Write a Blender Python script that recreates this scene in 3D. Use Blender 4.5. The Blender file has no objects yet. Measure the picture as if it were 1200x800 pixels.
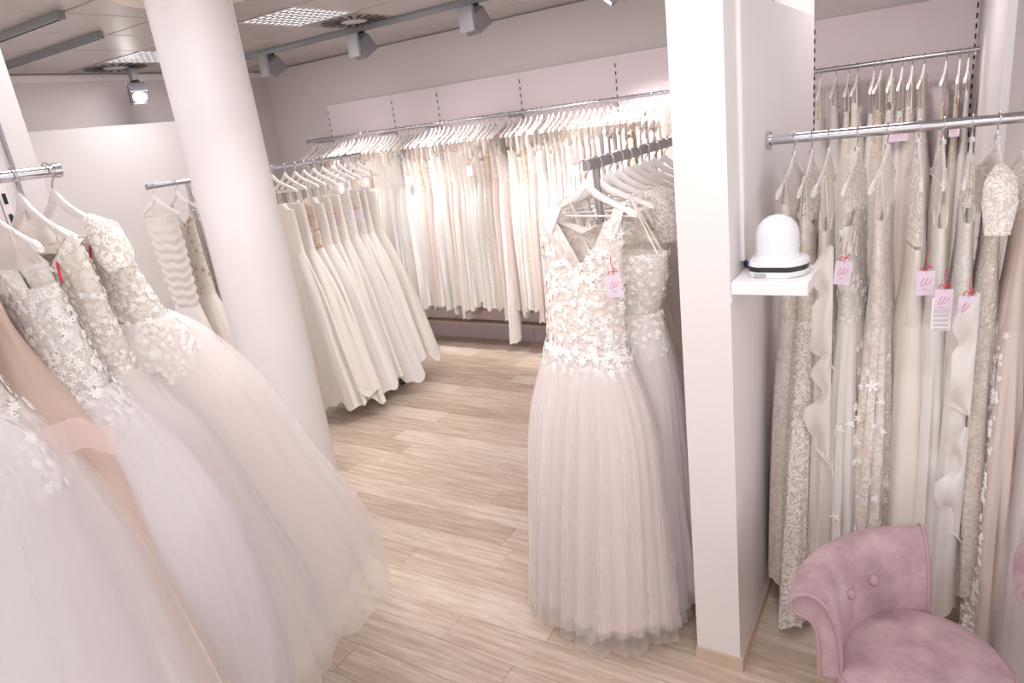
import bpy, math, random
from mathutils import Vector, Matrix
PI = math.pi
sc = bpy.context.scene
col = sc.collection
rnd = random.Random(7)

# ------------------------------------------------------------------ camera, world, exposure
cam_d = bpy.data.cameras.new('camera'); cam = bpy.data.objects.new('camera', cam_d); col.objects.link(cam)
cam_d.sensor_width = 36.0; cam_d.lens = 798.0 / 1200 * 36; cam_d.clip_start = .05
_right = Vector((.8510, .5108, -.1240)); _down = Vector((.0567, -.3240, -.9443)); _fwd = Vector((-.5220, .7963, -.3050))
_fwd.normalize(); _right = (_right - _fwd * _right.dot(_fwd)).normalized(); _up = _right.cross(_fwd)
m = Matrix((_right, _up, -_fwd)).transposed().to_4x4(); m.translation = (0, 0, 2.3)
cam.matrix_world = m
sc.camera = cam
w = bpy.data.worlds.new('world'); sc.world = w; w.use_nodes = True
w.node_tree.nodes['Background'].inputs[0].default_value = (1.0, .96, .952, 1)
w.node_tree.nodes['Background'].inputs[1].default_value = .92
sc.view_settings.view_transform = 'Standard'; sc.view_settings.look = 'None'
sc.view_settings.gamma = 1.0; sc.view_settings.use_curve_mapping = False
sc.view_settings.exposure = 0.5
LOUVRE_W, SPOT_W = 10.0, 150.0
CEIL = 3.245

# ------------------------------------------------------------------ materials
def lin(c):
    return tuple(((v / 255) / 12.92 if v / 255 <= .04045 else ((v / 255 + .055) / 1.055) ** 2.4) for v in c) + (1,)
MATS = {}
def nodes_of(name):
    mt = bpy.data.materials.new(name); mt.use_nodes = True; nt = mt.node_tree
    return mt, nt, nt.nodes['Principled BSDF'], nt.nodes['Material Output']
def coords(nt, scale=(1, 1, 1)):
    t = nt.nodes.new('ShaderNodeTexCoord'); mp = nt.nodes.new('ShaderNodeMapping'); mp.inputs['Scale'].default_value = scale
    nt.links.new(t.outputs['Object'], mp.inputs[0]); return mp.outputs[0]
def noise(nt, vec, scale, detail=3, rough=.5):
    n = nt.nodes.new('ShaderNodeTexNoise'); n.inputs['Scale'].default_value = scale; n.inputs['Detail'].default_value = detail
    n.inputs['Roughness'].default_value = rough; nt.links.new(vec, n.inputs['Vector']); return n
def ramp(nt, src, stops):
    r = nt.nodes.new('ShaderNodeValToRGB'); e = r.color_ramp.elements
    e[0].position, e[0].color = stops[0][0], stops[0][1]; e[1].position, e[1].color = stops[-1][0], stops[-1][1]
    for p, c in stops[1:-1]:
        x = e.new(p); x.color = c
    nt.links.new(src, r.inputs[0]); return r.outputs[0]
def bump(nt, p, h, strength=.3, dist=.01):
    b = nt.nodes.new('ShaderNodeBump'); b.inputs['Strength'].default_value = strength; b.inputs['Distance'].default_value = dist
    nt.links.new(h, b.inputs['Height']); nt.links.new(b.outputs[0], p.inputs['Normal']); return b
def plain(name, rgb, rough=.6, metal=0., spec=.5, var=.0, vs=6):
    mt, nt, p, o = nodes_of(name)
    p.inputs['Base Color'].default_value = lin(rgb); p.inputs['Roughness'].default_value = rough; p.inputs['Metallic'].default_value = metal
    p.inputs['Specular IOR Level'].default_value = spec
    if var:
        c = lin(rgb); n = noise(nt, coords(nt), vs, 4)
        nt.links.new(ramp(nt, n.outputs[0], [(.3, tuple(v * (1 - var) for v in c[:3]) + (1,)), (.7, tuple(min(1, v * (1 + var)) for v in c[:3]) + (1,))]), p.inputs['Base Color'])
    MATS[name] = mt; return mt
def emit(name, rgb, s):
    mt, nt, p, o = nodes_of(name)
    p.inputs['Base Color'].default_value = lin(rgb); p.inputs['Emission Color'].default_value = lin(rgb); p.inputs['Emission Strength'].default_value = s
    MATS[name] = mt
def fabric(name, rgb, rough=.75, sheen=.3, trans=.25, weave=.15, alpha=1., wscale=220, stretch=(1, 1, .25)):
    mt, nt, p, o = nodes_of(name)
    p.inputs['Base Color'].default_value = lin(rgb); p.inputs['Roughness'].default_value = rough
    p.inputs['Specular IOR Level'].default_value = .25
    p.inputs['Sheen Weight'].default_value = sheen; p.inputs['Sheen Roughness'].default_value = .5
    v = coords(nt, stretch)
    n = noise(nt, v, wscale, 2)
    n2 = noise(nt, v, 7, 3)
    ad = nt.nodes.new('ShaderNodeMath'); ad.operation = 'MULTIPLY_ADD'; ad.inputs[1].default_value = 3.0
    nt.links.new(n2.outputs[0], ad.inputs[0]); nt.links.new(n.outputs[0], ad.inputs[2])
    bump(nt, p, ad.outputs[0], weave, .006)
    tr = nt.nodes.new('ShaderNodeBsdfTranslucent'); tr.inputs[0].default_value = lin(rgb)
    mx = nt.nodes.new('ShaderNodeMixShader'); mx.inputs[0].default_value = trans
    nt.links.new(p.outputs[0], mx.inputs[1]); nt.links.new(tr.outputs[0], mx.inputs[2]); last = mx.outputs[0]
    if alpha < 1:
        tp = nt.nodes.new('ShaderNodeBsdfTransparent'); m2 = nt.nodes.new('ShaderNodeMixShader'); m2.inputs[0].default_value = alpha
        nt.links.new(tp.outputs[0], m2.inputs[1]); nt.links.new(last, m2.inputs[2]); last = m2.outputs[0]
    nt.links.new(last, o.inputs[0]); MATS[name] = mt; return mt
def lace(name, thread, ground, scale=38, bs=.6, alpha_ground=1., thr=.5, trans=.2):
    mt, nt, p, o = nodes_of(name)
    p.inputs['Roughness'].default_value = .7; p.inputs['Specular IOR Level'].default_value = .3; p.inputs['Sheen Weight'].default_value = .25
    v = coords(nt)
    n0 = noise(nt, v, scale * .35, 2)
    mixv = nt.nodes.new('ShaderNodeMix'); mixv.data_type = 'VECTOR'; mixv.inputs[0].default_value = .06
    nt.links.new(v, mixv.inputs[4]); nt.links.new(n0.outputs[1], mixv.inputs[5])
    vo = nt.nodes.new('ShaderNodeTexVoronoi'); vo.feature = 'SMOOTH_F1'; vo.inputs['Scale'].default_value = scale
    nt.links.new(mixv.outputs[1], vo.inputs['Vector'])
    n1 = noise(nt, mixv.outputs[1], scale * .8, 3, .6)
    sb = nt.nodes.new('ShaderNodeMath'); sb.operation = 'SUBTRACT'; nt.links.new(n1.outputs[0], sb.inputs[0])
    ml = nt.nodes.new('ShaderNodeMath'); ml.operation = 'MULTIPLY'; ml.inputs[1].default_value = .35
    nt.links.new(vo.outputs['Distance'], ml.inputs[0]); nt.links.new(ml.outputs[0], sb.inputs[1])
    mask = ramp(nt, sb.outputs[0], [(thr - .22, (0, 0, 0, 1)), (thr - .1, (1, 1, 1, 1))])
    mc = nt.nodes.new('ShaderNodeMix'); mc.data_type = 'RGBA'; mc.inputs[6].default_value = lin(ground); mc.inputs[7].default_value = lin(thread)
    nt.links.new(mask, mc.inputs[0]); nt.links.new(mc.outputs[2], p.inputs['Base Color'])
    bump(nt, p, sb.outputs[0], bs, .02)
    tr = nt.nodes.new('ShaderNodeBsdfTranslucent'); nt.links.new(mc.outputs[2], tr.inputs[0])
    mx = nt.nodes.new('ShaderNodeMixShader'); mx.inputs[0].default_value = trans
    nt.links.new(p.outputs[0], mx.inputs[1]); nt.links.new(tr.outputs[0], mx.inputs[2]); last = mx.outputs[0]
    if alpha_ground < 1:
        tp = nt.nodes.new('ShaderNodeBsdfTransparent'); m2 = nt.nodes.new('ShaderNodeMixShader')
        mr = nt.nodes.new('ShaderNodeMapRange'); mr.inputs[3].default_value = alpha_ground; nt.links.new(mask, mr.inputs[0])
        nt.links.new(mr.outputs[0], m2.inputs[0]); nt.links.new(tp.outputs[0], m2.inputs[1]); nt.links.new(last, m2.inputs[2]); last = m2.outputs[0]
    nt.links.new(last, o.inputs[0]); MATS[name] = mt; return mt

plain('wall_white', (226, 220, 220), .7, var=.01); plain('wall_upper', (212, 204, 203), .75, var=.01)
plain('column_white', (228, 222, 223), .6, var=.008); plain('capital_cream', (238, 226, 214), .6)
plain('board_white', (236, 231, 232), .45, var=.006); plain('pink_panel', (234, 219, 224), .55, var=.008)
plain('plinth_mauve', (186, 170, 176), .5, var=.02); plain('plinth_strip', (206, 182, 172), .4)
plain('ceiling_tile', (186, 179, 178), .4, .2, var=.015); plain('ceiling_bar', (206, 202, 202), .4)
plain('plenum', (70, 66, 66), .8); plain('vent_plate', (150, 145, 145), .4, .2); plain('black_slot', (28, 26, 27), .6)
plain('track_metal', (150, 154, 156), .35, .55); plain('spot_grey', (140, 137, 142), .38, .35); plain('spot_side', (156, 154, 158), .35, .3)
plain('black_plastic', (30, 30, 32), .4); plain('chrome', (214, 214, 220), .14, 1.); plain('chrome_soft', (190, 190, 196), .28, 1.)
plain('steel_dark', (168, 166, 166), .34, .7); plain('hook_metal', (205, 203, 206), .22, 1.)
plain('hanger_white', (240, 234, 233), .4); plain('hanger_bar', (232, 224, 222), .4)
plain('device_white', (224, 224, 232), .28); plain('device_grey', (170, 170, 176), .5); plain('device_black', (38, 36, 40), .25)
plain('cable_blue', (60, 72, 130), .5); plain('cable_black', (34, 34, 40), .5); plain('baseboard_oak', (200, 178, 160), .55, var=.05, vs=14)
plain('tag_lilac', (226, 208, 226), .6); plain('tag_white', (240, 236, 238), .6); plain('tag_grey', (205, 200, 204), .6); plain('ribbon_red', (214, 60, 78), .5)
plain('script_pink', (228, 146, 168), .5); plain('wood_leg', (196, 140, 96), .45, var=.06, vs=20); plain('pearl', (246, 240, 234), .18)
plain('gold_beads', (205, 176, 142), .35, .3); plain('rubber', (52, 52, 56), .6)
emit('louvre_glow', (255, 252, 250), 2.2); emit('spot_lens', (255, 252, 246), 18.0)
mt, nt, p, o = nodes_of('hanger_clear'); MATS['hanger_clear'] = mt
p.inputs['Base Color'].default_value = lin((246, 243, 242)); p.inputs['Roughness'].default_value = .12
tp = nt.nodes.new('ShaderNodeBsdfTransparent'); mx = nt.nodes.new('ShaderNodeMixShader'); mx.inputs[0].default_value = .5
nt.links.new(tp.outputs[0], mx.inputs[1]); nt.links.new(p.outputs[0], mx.inputs[2]); nt.links.new(mx.outputs[0], o.inputs[0])
mt, nt, p, o = nodes_of('velvet_pink'); MATS['velvet_pink'] = mt
v = coords(nt); n = noise(nt, v, 9, 4, .6); n2 = noise(nt, v, 420, 2)
nt.links.new(ramp(nt, n.outputs[0], [(.3, lin((162, 134, 141))), (.5, lin((180, 152, 158))), (.72, lin((197, 171, 175)))]), p.inputs['Base Color'])
p.inputs['Roughness'].default_value = .85; p.inputs['Specular IOR Level'].default_value = .15; p.inputs['Sheen Weight'].default_value = .5; p.inputs['Sheen Roughness'].default_value = .35
p.inputs['Sheen Tint'].default_value = lin((236, 205, 214)); bump(nt, p, n2.outputs[0], .12, .003)
plain('velvet_piping', (176, 144, 152), .8)
# fabrics
fabric('satin_white', (244, 239, 236), .42, .15, .2, .1); fabric('satin_ivory', (247, 239, 233), .45, .15, .2, .1)
fabric('chiffon_white', (245, 241, 239), .8, .3, .3, .2); fabric('chiffon_ivory', (244, 239, 234), .8, .3, .3, .2)
fabric('chiffon_cream', (241, 232, 223), .8, .3, .3, .2); fabric('blush', (240, 224, 220), .75, .3, .3, .18); fabric('champagne', (230, 205, 193), .6, .3, .3, .15)
fabric('lining_pink', (246, 233, 230), .8, .2, .3, .15); fabric('lining_white', (244, 238, 238), .8, .2, .3, .15); fabric('nude', (244, 232, 224), .8, .2, .3, .15)
fabric('tulle_white', (250, 247, 250), .8, .2, .45, .25, .55, 90); fabric('tulle_blush', (250, 243, 243), .8, .2, .45, .25, .5, 90)
fabric('tulle_soft', (250, 246, 248), .8, .2, .45, .2, .32, 90); fabric('organza', (246, 226, 222), .6, .2, .45, .1, .55, 60)
fabric('tulle_rose', (241, 229, 229), .8, .2, .45, .25, .5, 90); fabric('illusion', (251, 243, 238), .8, .1, .5, .1, .32, 90)
lace('lace_ivory', (248, 244, 240), (236, 224, 215), 70, .4); lace('lace_white', (251, 248, 247), (240, 233, 229), 75, .4); lace('lace_nude', (246, 239, 234), (234, 220, 210), 60, .3)
lace('lace_blush', (250, 244, 241), (238, 223, 216), 64, .45); lace('lace_beaded', (244, 237, 232), (224, 211, 203), 110, .5)
lace('lace_sheer', (250, 246, 243), (243, 233, 227), 100, .2, .55); lace('lace_gold', (243, 233, 222), (226, 206, 186), 70, .4)
fabric('applique', (252, 249, 247), .6, .2, .15, .05)
# floor plank
def plank_mat(name, a, b, c, seed):
    mt, nt, p, o = nodes_of(name); v = coords(nt, (1.2, 14, 1))
    oi = nt.nodes.new('ShaderNodeObjectInfo')
    ad = nt.nodes.new('ShaderNodeVectorMath'); ad.operation = 'MULTIPLY_ADD'; ad.inputs[1].default_value = (17.3, 9.1, 3.7)
    cv = nt.nodes.new('ShaderNodeCombineXYZ')
    for k in range(3): nt.links.new(oi.outputs['Random'], cv.inputs[k])
    nt.links.new(cv.outputs[0], ad.inputs[0]); nt.links.new(v, ad.inputs[2])
    n = noise(nt, ad.outputs[0], 2.6, 6, .62); n2 = noise(nt, ad.outputs[0], 22, 4, .6)
    m1 = nt.nodes.new('ShaderNodeMath'); m1.operation = 'MULTIPLY_ADD'; m1.inputs[1].default_value = .32
    nt.links.new(n2.outputs[0], m1.inputs[0]); nt.links.new(n.outputs[0], m1.inputs[2])
    m2 = nt.nodes.new('ShaderNodeMath'); m2.operation = 'MULTIPLY_ADD'; m2.inputs[1].default_value = .3
    nt.links.new(oi.outputs['Random'], m2.inputs[0]); nt.links.new(m1.outputs[0], m2.inputs[2])
    nt.links.new(ramp(nt, m2.outputs[0], [(.52, lin(a)), (.78, lin(b)), (1.02, lin(c))]), p.inputs['Base Color'])
    p.inputs['Roughness'].default_value = .48; bump(nt, p, m1.outputs[0], .12, .004); MATS[name] = mt
plank_mat('oak_plank', (166, 143, 126), (194, 174, 157), (216, 200, 186), 1)

# ------------------------------------------------------------------ mesh helpers
class B:
    def __init__(s): s.v = []; s.f = []
    def add(s, vs, fs):
        o = len(s.v); s.v += [tuple(x) for x in vs]; s.f += [tuple(i + o for i in f) for f in fs]; return s
    def box(s, x0, x1, y0, y1, z0, z1):
        return s.add([(x0, y0, z0), (x1, y0, z0), (x1, y1, z0), (x0, y1, z0), (x0, y0, z1), (x1, y0, z1), (x1, y1, z1), (x0, y1, z1)],
                     [(0, 3, 2, 1), (4, 5, 6, 7), (0, 1, 5, 4), (1, 2, 6, 5), (2, 3, 7, 6), (3, 0, 4, 7)])
    def bbox(s, x0, x1, y0, y1, z0, z1, c):        # box with chamfered vertical edges and top
        pts = lambda e, z: [(x0 + e, y0 + c + e, z), (x0 + c + e, y0 + e, z), (x1 - c - e, y0 + e, z), (x1 - e, y0 + c + e, z), (x1 - e, y1 - c - e, z), (x1 - c - e, y1 - e, z), (x0 + c + e, y1 - e, z), (x0 + e, y1 - c - e, z)]
        return s.loft([pts(c, z0), pts(0, z0 + c), pts(0, z1 - c), pts(c, z1)], True, True)
    def loft(s, rings, cap0=False, cap1=False, closed=True):
        o = len(s.v); n = len(rings[0])
        for r in rings: s.v += [tuple(x) for x in r]
        for i in range(len(rings) - 1):
            for j in range(n if closed else n - 1):
                k = (j + 1) % n
                s.f.append((o + i * n + j, o + i * n + k, o + (i + 1) * n + k, o + (i + 1) * n + j))
        if cap0: s.f.append(tuple(o + j for j in reversed(range(n))))
        if cap1: s.f.append(tuple(o + (len(rings) - 1) * n + j for j in range(n)))
        return s
    def tube(s, path, r, n=8, cap=True, closed=False):
        P = [Vector(q) for q in path]; m_ = len(P); rings = []; up = None
        for i in range(m_):
            if closed: t = (P[(i + 1) % m_] - P[i - 1])
            else: t = (P[min(i + 1, m_ - 1)] - P[max(i - 1, 0)])
            t.normalize()
            if up is None:
                up = Vector((0, 0, 1)) if abs(t.z) < .9 else Vector((1, 0, 0))
            a = t.cross(up)
            if a.length < 1e-6: a = t.cross(Vector((0, 1, 0)))
            a.normalize(); b = a.cross(t).normalized(); up = b
            rr = r[i] if isinstance(r, (list, tuple)) else r
            rings.append([P[i] + a * (rr * math.cos(2 * PI * k / n)) + b * (rr * math.sin(2 * PI * k / n)) for k in range(n)])
        if closed: rings.append(rings[0])
        return s.loft(rings, cap and not closed, cap and not closed)
    def lathe(s, prof, n=32, c=(0, 0), cap0=True, cap1=True):
        rings = [[(c[0] + r * math.cos(2 * PI * k / n), c[1] + r * math.sin(2 * PI * k / n), z) for k in range(n)] for r, z in prof]
        return s.loft(rings, cap0, cap1)
    def prism(s, poly, axis, a, b):                 # poly in the two other axes, in order
        def mk(u, v, w_): return {'x': (w_, u, v), 'y': (u, w_, v), 'z': (u, v, w_)}[axis]
        return s.loft([[mk(u, v, a) for u, v in poly], [mk(u, v, b) for u, v in poly]], True, True)
    def mesh(s, name, mat, smooth=True):
        me = bpy.data.meshes.new(name); me.from_pydata(s.v, [], s.f); me.materials.append(MATS[mat]); me.update()
        if smooth:
            me.polygons.foreach_set('use_smooth', [True] * len(me.polygons))
            try: me.set_sharp_from_angle(angle=math.radians(42))
            except Exception: pass
        return me
    def build(s, name, mat, parent=None, smooth=True):
        return link(name, s.mesh(name, mat, smooth), parent)
def link(name, me, parent=None, loc=None, rot=None):
    ob = bpy.data.objects.new(name, me); col.objects.link(ob)
    if parent: ob.parent = parent
    if loc: ob.location = loc
    if rot: ob.rotation_euler = rot
    return ob
def tag(ob, label=None, cat=None, group=None, kind=None):
    if label: ob['label'] = label
    if cat: ob['category'] = cat
    if group: ob['group'] = group
    if kind: ob['kind'] = kind
    return ob
def thing(name, label, cat, loc=(0, 0, 0), rz=0., group=None):
    ob = link(name, None, None, loc, (0, 0, rz)); ob.empty_display_size = .1; return tag(ob, label, cat, group)
def struct(name, label, b, mat, cat=None, smooth=False):
    ob = b.build(name, mat, None, smooth); return tag(ob, label, cat, kind='structure')
ONES = ['', 'first', 'second', 'third', 'fourth', 'fifth', 'sixth', 'seventh', 'eighth', 'ninth', 'tenth', 'eleventh', 'twelfth', 'thirteenth', 'fourteenth', 'fifteenth', 'sixteenth', 'seventeenth', 'eighteenth', 'nineteenth']
TENS = {2: ('twenty', 'twentieth'), 3: ('thirty', 'thirtieth'), 4: ('forty', 'fortieth'), 5: ('fifty', 'fiftieth'), 6: ('sixty', 'sixtieth'), 7: ('seventy', 'seventieth'), 8: ('eighty', 'eightieth')}
def nth(n):
    if n < 20: return ONES[n]
    t, o_ = divmod(n, 10); return TENS[t][1] if o_ == 0 else TENS[t][0] + '-' + ONES[o_]

# ------------------------------------------------------------------ room shell
X0, X1, Y0, YB = -7.1, 2.6, -1.2, 6.14
floor = struct('floor', 'pale oak laminate floor of long planks', B().box(X0, X1, Y0, YB, -.06, -.012), 'baseboard_oak', 'floor')
pw, pl, gap = .186, 1.28, .0007
pm = B().bbox(gap, pl - gap, gap, pw - gap, -.012, 0, .0006).mesh('plank', 'oak_plank', False)
y = Y0; r = 0
while y < YB - .01:
    x = X0 - rnd.uniform(0, 1) * pl
    while x < X1 - .05:
        x_ = max(x, X0); e = min(x + pl, X1)
        if e - x_ > .05:
            ob = link('plank', pm, floor, (x_, y, 0)); ob.scale = ((e - x_) / pl, min(1, (YB - y) / pw), 1)
        x += pl
    y += pw; r += 1
ceiling = struct('ceiling', 'grey metal tile ceiling with bright joints', B().box(X0, X1, Y0, YB, CEIL + .03, CEIL + .09), 'plenum', 'ceiling')
TS = .625; GX, GY = -4.525, 3.75
lamp_tiles = {(0, 0), (-3, 0), (3, 0), (0, -4), (3, -4), (6, -4), (6, 0), (-3, -4)}
vent_tiles = {(0, 1), (-4, 0)}
tm = B().bbox(.004, TS - .004, .008, TS - .008, 0, .03, .002).mesh('ceiling_tile', 'ceiling_tile', False)
for i in range(-5, 12):
    for j in range(-8, 4):
        x, y = GX + i * TS, GY + j * TS
        if (i, j) in lamp_tiles or (i, j) in vent_tiles: continue
        xa, xb, ya, yb = max(x, X0), min(x + TS, X1), max(y, Y0), min(y + TS, YB)
        if xb - xa < .05 or yb - ya < .05: continue
        ob = link('ceiling_tile', tm, ceiling, (xa, ya, CEIL)); ob.scale = ((xb - xa) / TS, (yb - ya) / TS, 1)
for i in range(-4, 12):
    x = GX + i * TS
    if X0 < x < X1: B().box(x - .004, x + .004, Y0, YB, CEIL - .002, CEIL + .004).build('ceiling_bar', 'ceiling_bar', ceiling, False)

wb = struct('wall_back', 'white back wall with pink slotted panels and hanging rail', B().box(X0 - .1, X1, YB, YB + .12, 0, CEIL + .09), 'wall_upper', 'wall')
struct('wall_left', 'plain off-white left wall below the ceiling', B().box(X0 - .12, X0, Y0, YB + .12, 0, CEIL + .09), 'wall_upper', 'wall')
struct('trim_1', 'narrow white cornice strip along the left wall', B().box(X0, X0 + .025, Y0, YB - .001, CEIL - .07, CEIL - .012), 'board_white', 'trim')
struct('trim_2', 'thin dark cornice joint along the back wall', B().box(X0 + .03, X1, YB - .012, YB - .0005, CEIL - .012, CEIL - .002), 'spot_grey', 'trim')
struct('wall_left_board', 'tall white board lining the left wall behind the column', B().box(X0 + .001, X0 + .22, 1.9, 5.25, 0, 2.74), 'board_white', 'wall')
# pink panels between slotted rails on the back wall
rails = [-6.14, -5.16, -4.54, -3.53, -2.53, -1.53, -.885, .15]
PT = 2.74
for a, b in zip(rails[:-1], rails[1:]):
    B().bbox(a + .012, b - .012, YB - .03, YB - .0005, .2, PT, .002).build('pink_panel', 'pink_panel', wb, False)
def slotted_rail(parent, x, y, z0, z1, ax):
    if ax == 'y': rr = B().box(x - .013, x + .013, y - .012, y, z0, z1)
    else: rr = B().box(x, x + .012, y - .013, y + .013, z0, z1)
    ob = rr.build('slotted_rail', 'wall_white' if ax == 'y' else 'board_white', parent, False)
    b_ = B(); z = z1 - .06
    while z > z1 - 1.1:
        if ax == 'y': b_.box(x - .005, x + .005, y - .0135, y - .0105, z - .034, z)
        else: b_.box(x + .0105, x + .0135, y - .0055, y + .0055, z - .034, z)
        z -= .066
    s_ = b_.build('slots', 'black_slot', ob, False); s_['kind'] = 'stuff'
for x in rails: slotted_rail(wb, x, YB - .02, .2, PT - .005, 'y')
# plinth at the foot of the back wall
for k in range(9):
    a = -6.6 + k * .98
    B().bbox(a + .002, a + .978, YB - .1, YB - .001, .0, .165, .002).build('plinth_panel', 'plinth_mauve', wb, False)
B().box(-6.6, 2.2, YB - .11, YB - .001, .165, .19).build('plinth_strip', 'plinth_strip', wb, False)
# partition with the front pillar edge
wp = struct('wall_partition', 'white partition wall ending in a square pillar edge', B().box(-.78, -.60, 2.33, 2.94, 0, CEIL).box(-.78, -.60, 2.94, 4.06, 0, 2.62).box(-.78, -.60, 4.06, 4.12, 0, CEIL), 'wall_white', 'wall')
struct('baseboard_partition', 'pale oak baseboard around the foot of the partition', B().prism([(-.783, 2.317), (-.587, 2.317), (-.587, 4.12), (-.60, 4.12), (-.60, 2.33), (-.783, 2.33)], 'z', 0, .062), 'baseboard_oak', 'baseboard')
# fin board on the right
struct('wall_fin', 'thin white upright board dividing the bays on the right', B().box(.183, .213, 3.47, YB - .035, 0, CEIL), 'board_white', 'wall')
# front-left wall that carries the rail beside the camera
wl = struct('wall_front_left', 'short white wall end behind the nearest gown rail', B().box(-2.75, -2.555, Y0, 1.19, 0, CEIL), 'wall_white', 'wall')
B().box(-2.555, -2.54, Y0 + .02, 1.035, .1, 2.74).build('pink_panel', 'pink_panel', wl, False)
slotted_rail(wl, -2.556, 1.055, .1, 2.74, 'x')
B().box(-2.555, -2.545, 1.105, 1.115, 0, CEIL - .001).build('edge_strip', 'spot_side', wl, False)

# ------------------------------------------------------------------ column
c = thing('column', 'thick round white column standing in the aisle', 'column', (-3.2, 2.4, 0)); c['kind'] = 'structure'
B().lathe([(.2, 0), (.2, 3.08)], 64).build('shaft', 'column_white', c)
B().lathe([(.2, 3.075), (.33, 3.08), (.34, 3.09), (.34, CEIL - .005), (.2, CEIL - .004)], 64).build('capital', 'capital_cream', c)

# ------------------------------------------------------------------ ceiling fittings
def louvre(i, j, label):
    x, y = GX + i * TS, GY + j * TS
    t = thing('ceiling_light', label, 'ceiling light', (x + TS / 2, y + TS / 2, CEIL - .002), 0, 'louvred ceiling lights')
    h = TS / 2 - .004
    B().loft([[(-h, -h, 0), (h, -h, 0), (h, h, 0), (-h, h, 0)], [(-h + .02, -h + .02, 0), (h - .02, -h + .02, 0), (h - .02, h - .02, 0), (-h + .02, h - .02, 0)], [(-h + .02, -h + .02, .04), (h - .02, -h + .02, .04), (h - .02, h - .02, .04), (-h + .02, h - .02, .04)]]).build('frame', 'board_white', t, False)
    B().box(-h + .021, h - .021, -h + .021, h - .021, .014, .016).build('light_panel', 'louvre_glow', t, False)
    # one connected grid of blades
    N, M = 7, 10; b_ = B(); q = h - .021
    xs = [-q + 2 * q * k / N for k in range(N + 1)]; ys = [-q + 2 * q * k / M for k in range(M + 1)]; e = .013
    for a in range(N):
        for d in range(M):
            x0, x1, y0, y1 = xs[a], xs[a + 1], ys[d], ys[d + 1]
            o_ = len(b_.v)
            b_.v += [(x0, y0, 0), (x1, y0, 0), (x1, y1, 0), (x0, y1, 0), (x0 + e, y0 + e, 0), (x1 - e, y0 + e, 0), (x1 - e, y1 - e, 0), (x0 + e, y1 - e, 0), (x0 + .002, y0 + .002, .0135), (x1 - .002, y0 + .002, .0135), (x1 - .002, y1 - .002, .0135), (x0 + .002, y1 - .002, .0135)]
            for k in range(4):
                l = (k + 1) % 4
                b_.f += [(o_ + k, o_ + l, o_ + 4 + l, o_ + 4 + k), (o_ + 4 + k, o_ + 4 + l, o_ + 8 + l, o_ + 8 + k)]
    ob = b_.build('louvre_grid', 'spot_side', t, False); ob['kind'] = 'stuff'
    ld = bpy.data.lights.new('louvre_light', 'AREA'); ld.shape = 'SQUARE'; ld.size = TS - .06; ld.energy = LOUVRE_W; ld.color = (1, .975, .965)
    lo = link('louvre_light', ld, t, (0, 0, -.006))
louvre(0, 0, 'large louvred ceiling light right of the round column')
louvre(-3, 0, 'louvred ceiling light left of the round column')
for (i, j), s_ in {(3, 0): 'added unseen louvred ceiling light above the aisle before the back wall', (0, -4): 'added unseen louvred ceiling light above the nearest gown rail', (3, -4): 'added unseen louvred ceiling light above the viewer in the aisle', (6, -4): 'added unseen louvred ceiling light above the velvet chair', (6, 0): 'added unseen louvred ceiling light above the lace gowns on the right', (-3, -4): 'added unseen louvred ceiling light beyond the near left wall end'}.items(): louvre(i, j, s_)  # lamps out of view, added for light by continuing the ceiling grid
def vent(i, j, label):
    x, y = GX + (i + .5) * TS, GY + (j + .5) * TS
    t = thing('ceiling_vent', label, 'vent', (x, y, CEIL), 0, 'swirl ceiling vents'); h = TS / 2 - .004
    B().box(-h, h, -h, h, 0, .02).build('plate', 'vent_plate', t, False)
    B().lathe([(.1, -.006), (.1, 0)], 32).build('hub', 'ceiling_bar', t)
    me = B().prism([(.115, -.009), (.27, -.016), (.27, .016), (.115, .009)], 'z', -.003, .001).mesh('slot', 'black_slot', False)
    for k in range(20): link('slot', me, t, (0, 0, 0), (0, 0, 2 * PI * k / 20))
vent(0, 1, 'swirl air vent beside the large louvred ceiling light')
vent(-4, 0, 'swirl air vent in the ceiling left of the column')
def track(x0, x1, y, label):
    t = thing('light_track', label, 'light track', ((x0 + x1) / 2, y, CEIL - .001), 0, 'ceiling light tracks'); L = (x1 - x0) / 2
    B().prism([(-.02, -.045), (-.02, 0), (.02, 0), (.02, -.045), (.012, -.045), (.012, -.012), (-.012, -.012), (-.012, -.045)], 'x', -L, L).build('channel', 'track_metal', t, False)
    for s_ in (-1, 1): B().box(s_ * L - .006, s_ * L + .006, -.021, .021, -.047, 0).build('end_cap', 'track_metal', t, False)
track(-5.93, 1.6, 4.91, 'long grey light track in front of the back wall')
track(-5.35, -4.46, 2.46, 'short grey light track at the upper left corner')
track(-6.75, -5.03, 3.0, 'second grey light track nearer the left wall')
track(-2.2, 2.2, .75, 'added unseen grey light track above the viewer')  # out of view, added to carry the near spotlights
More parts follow.
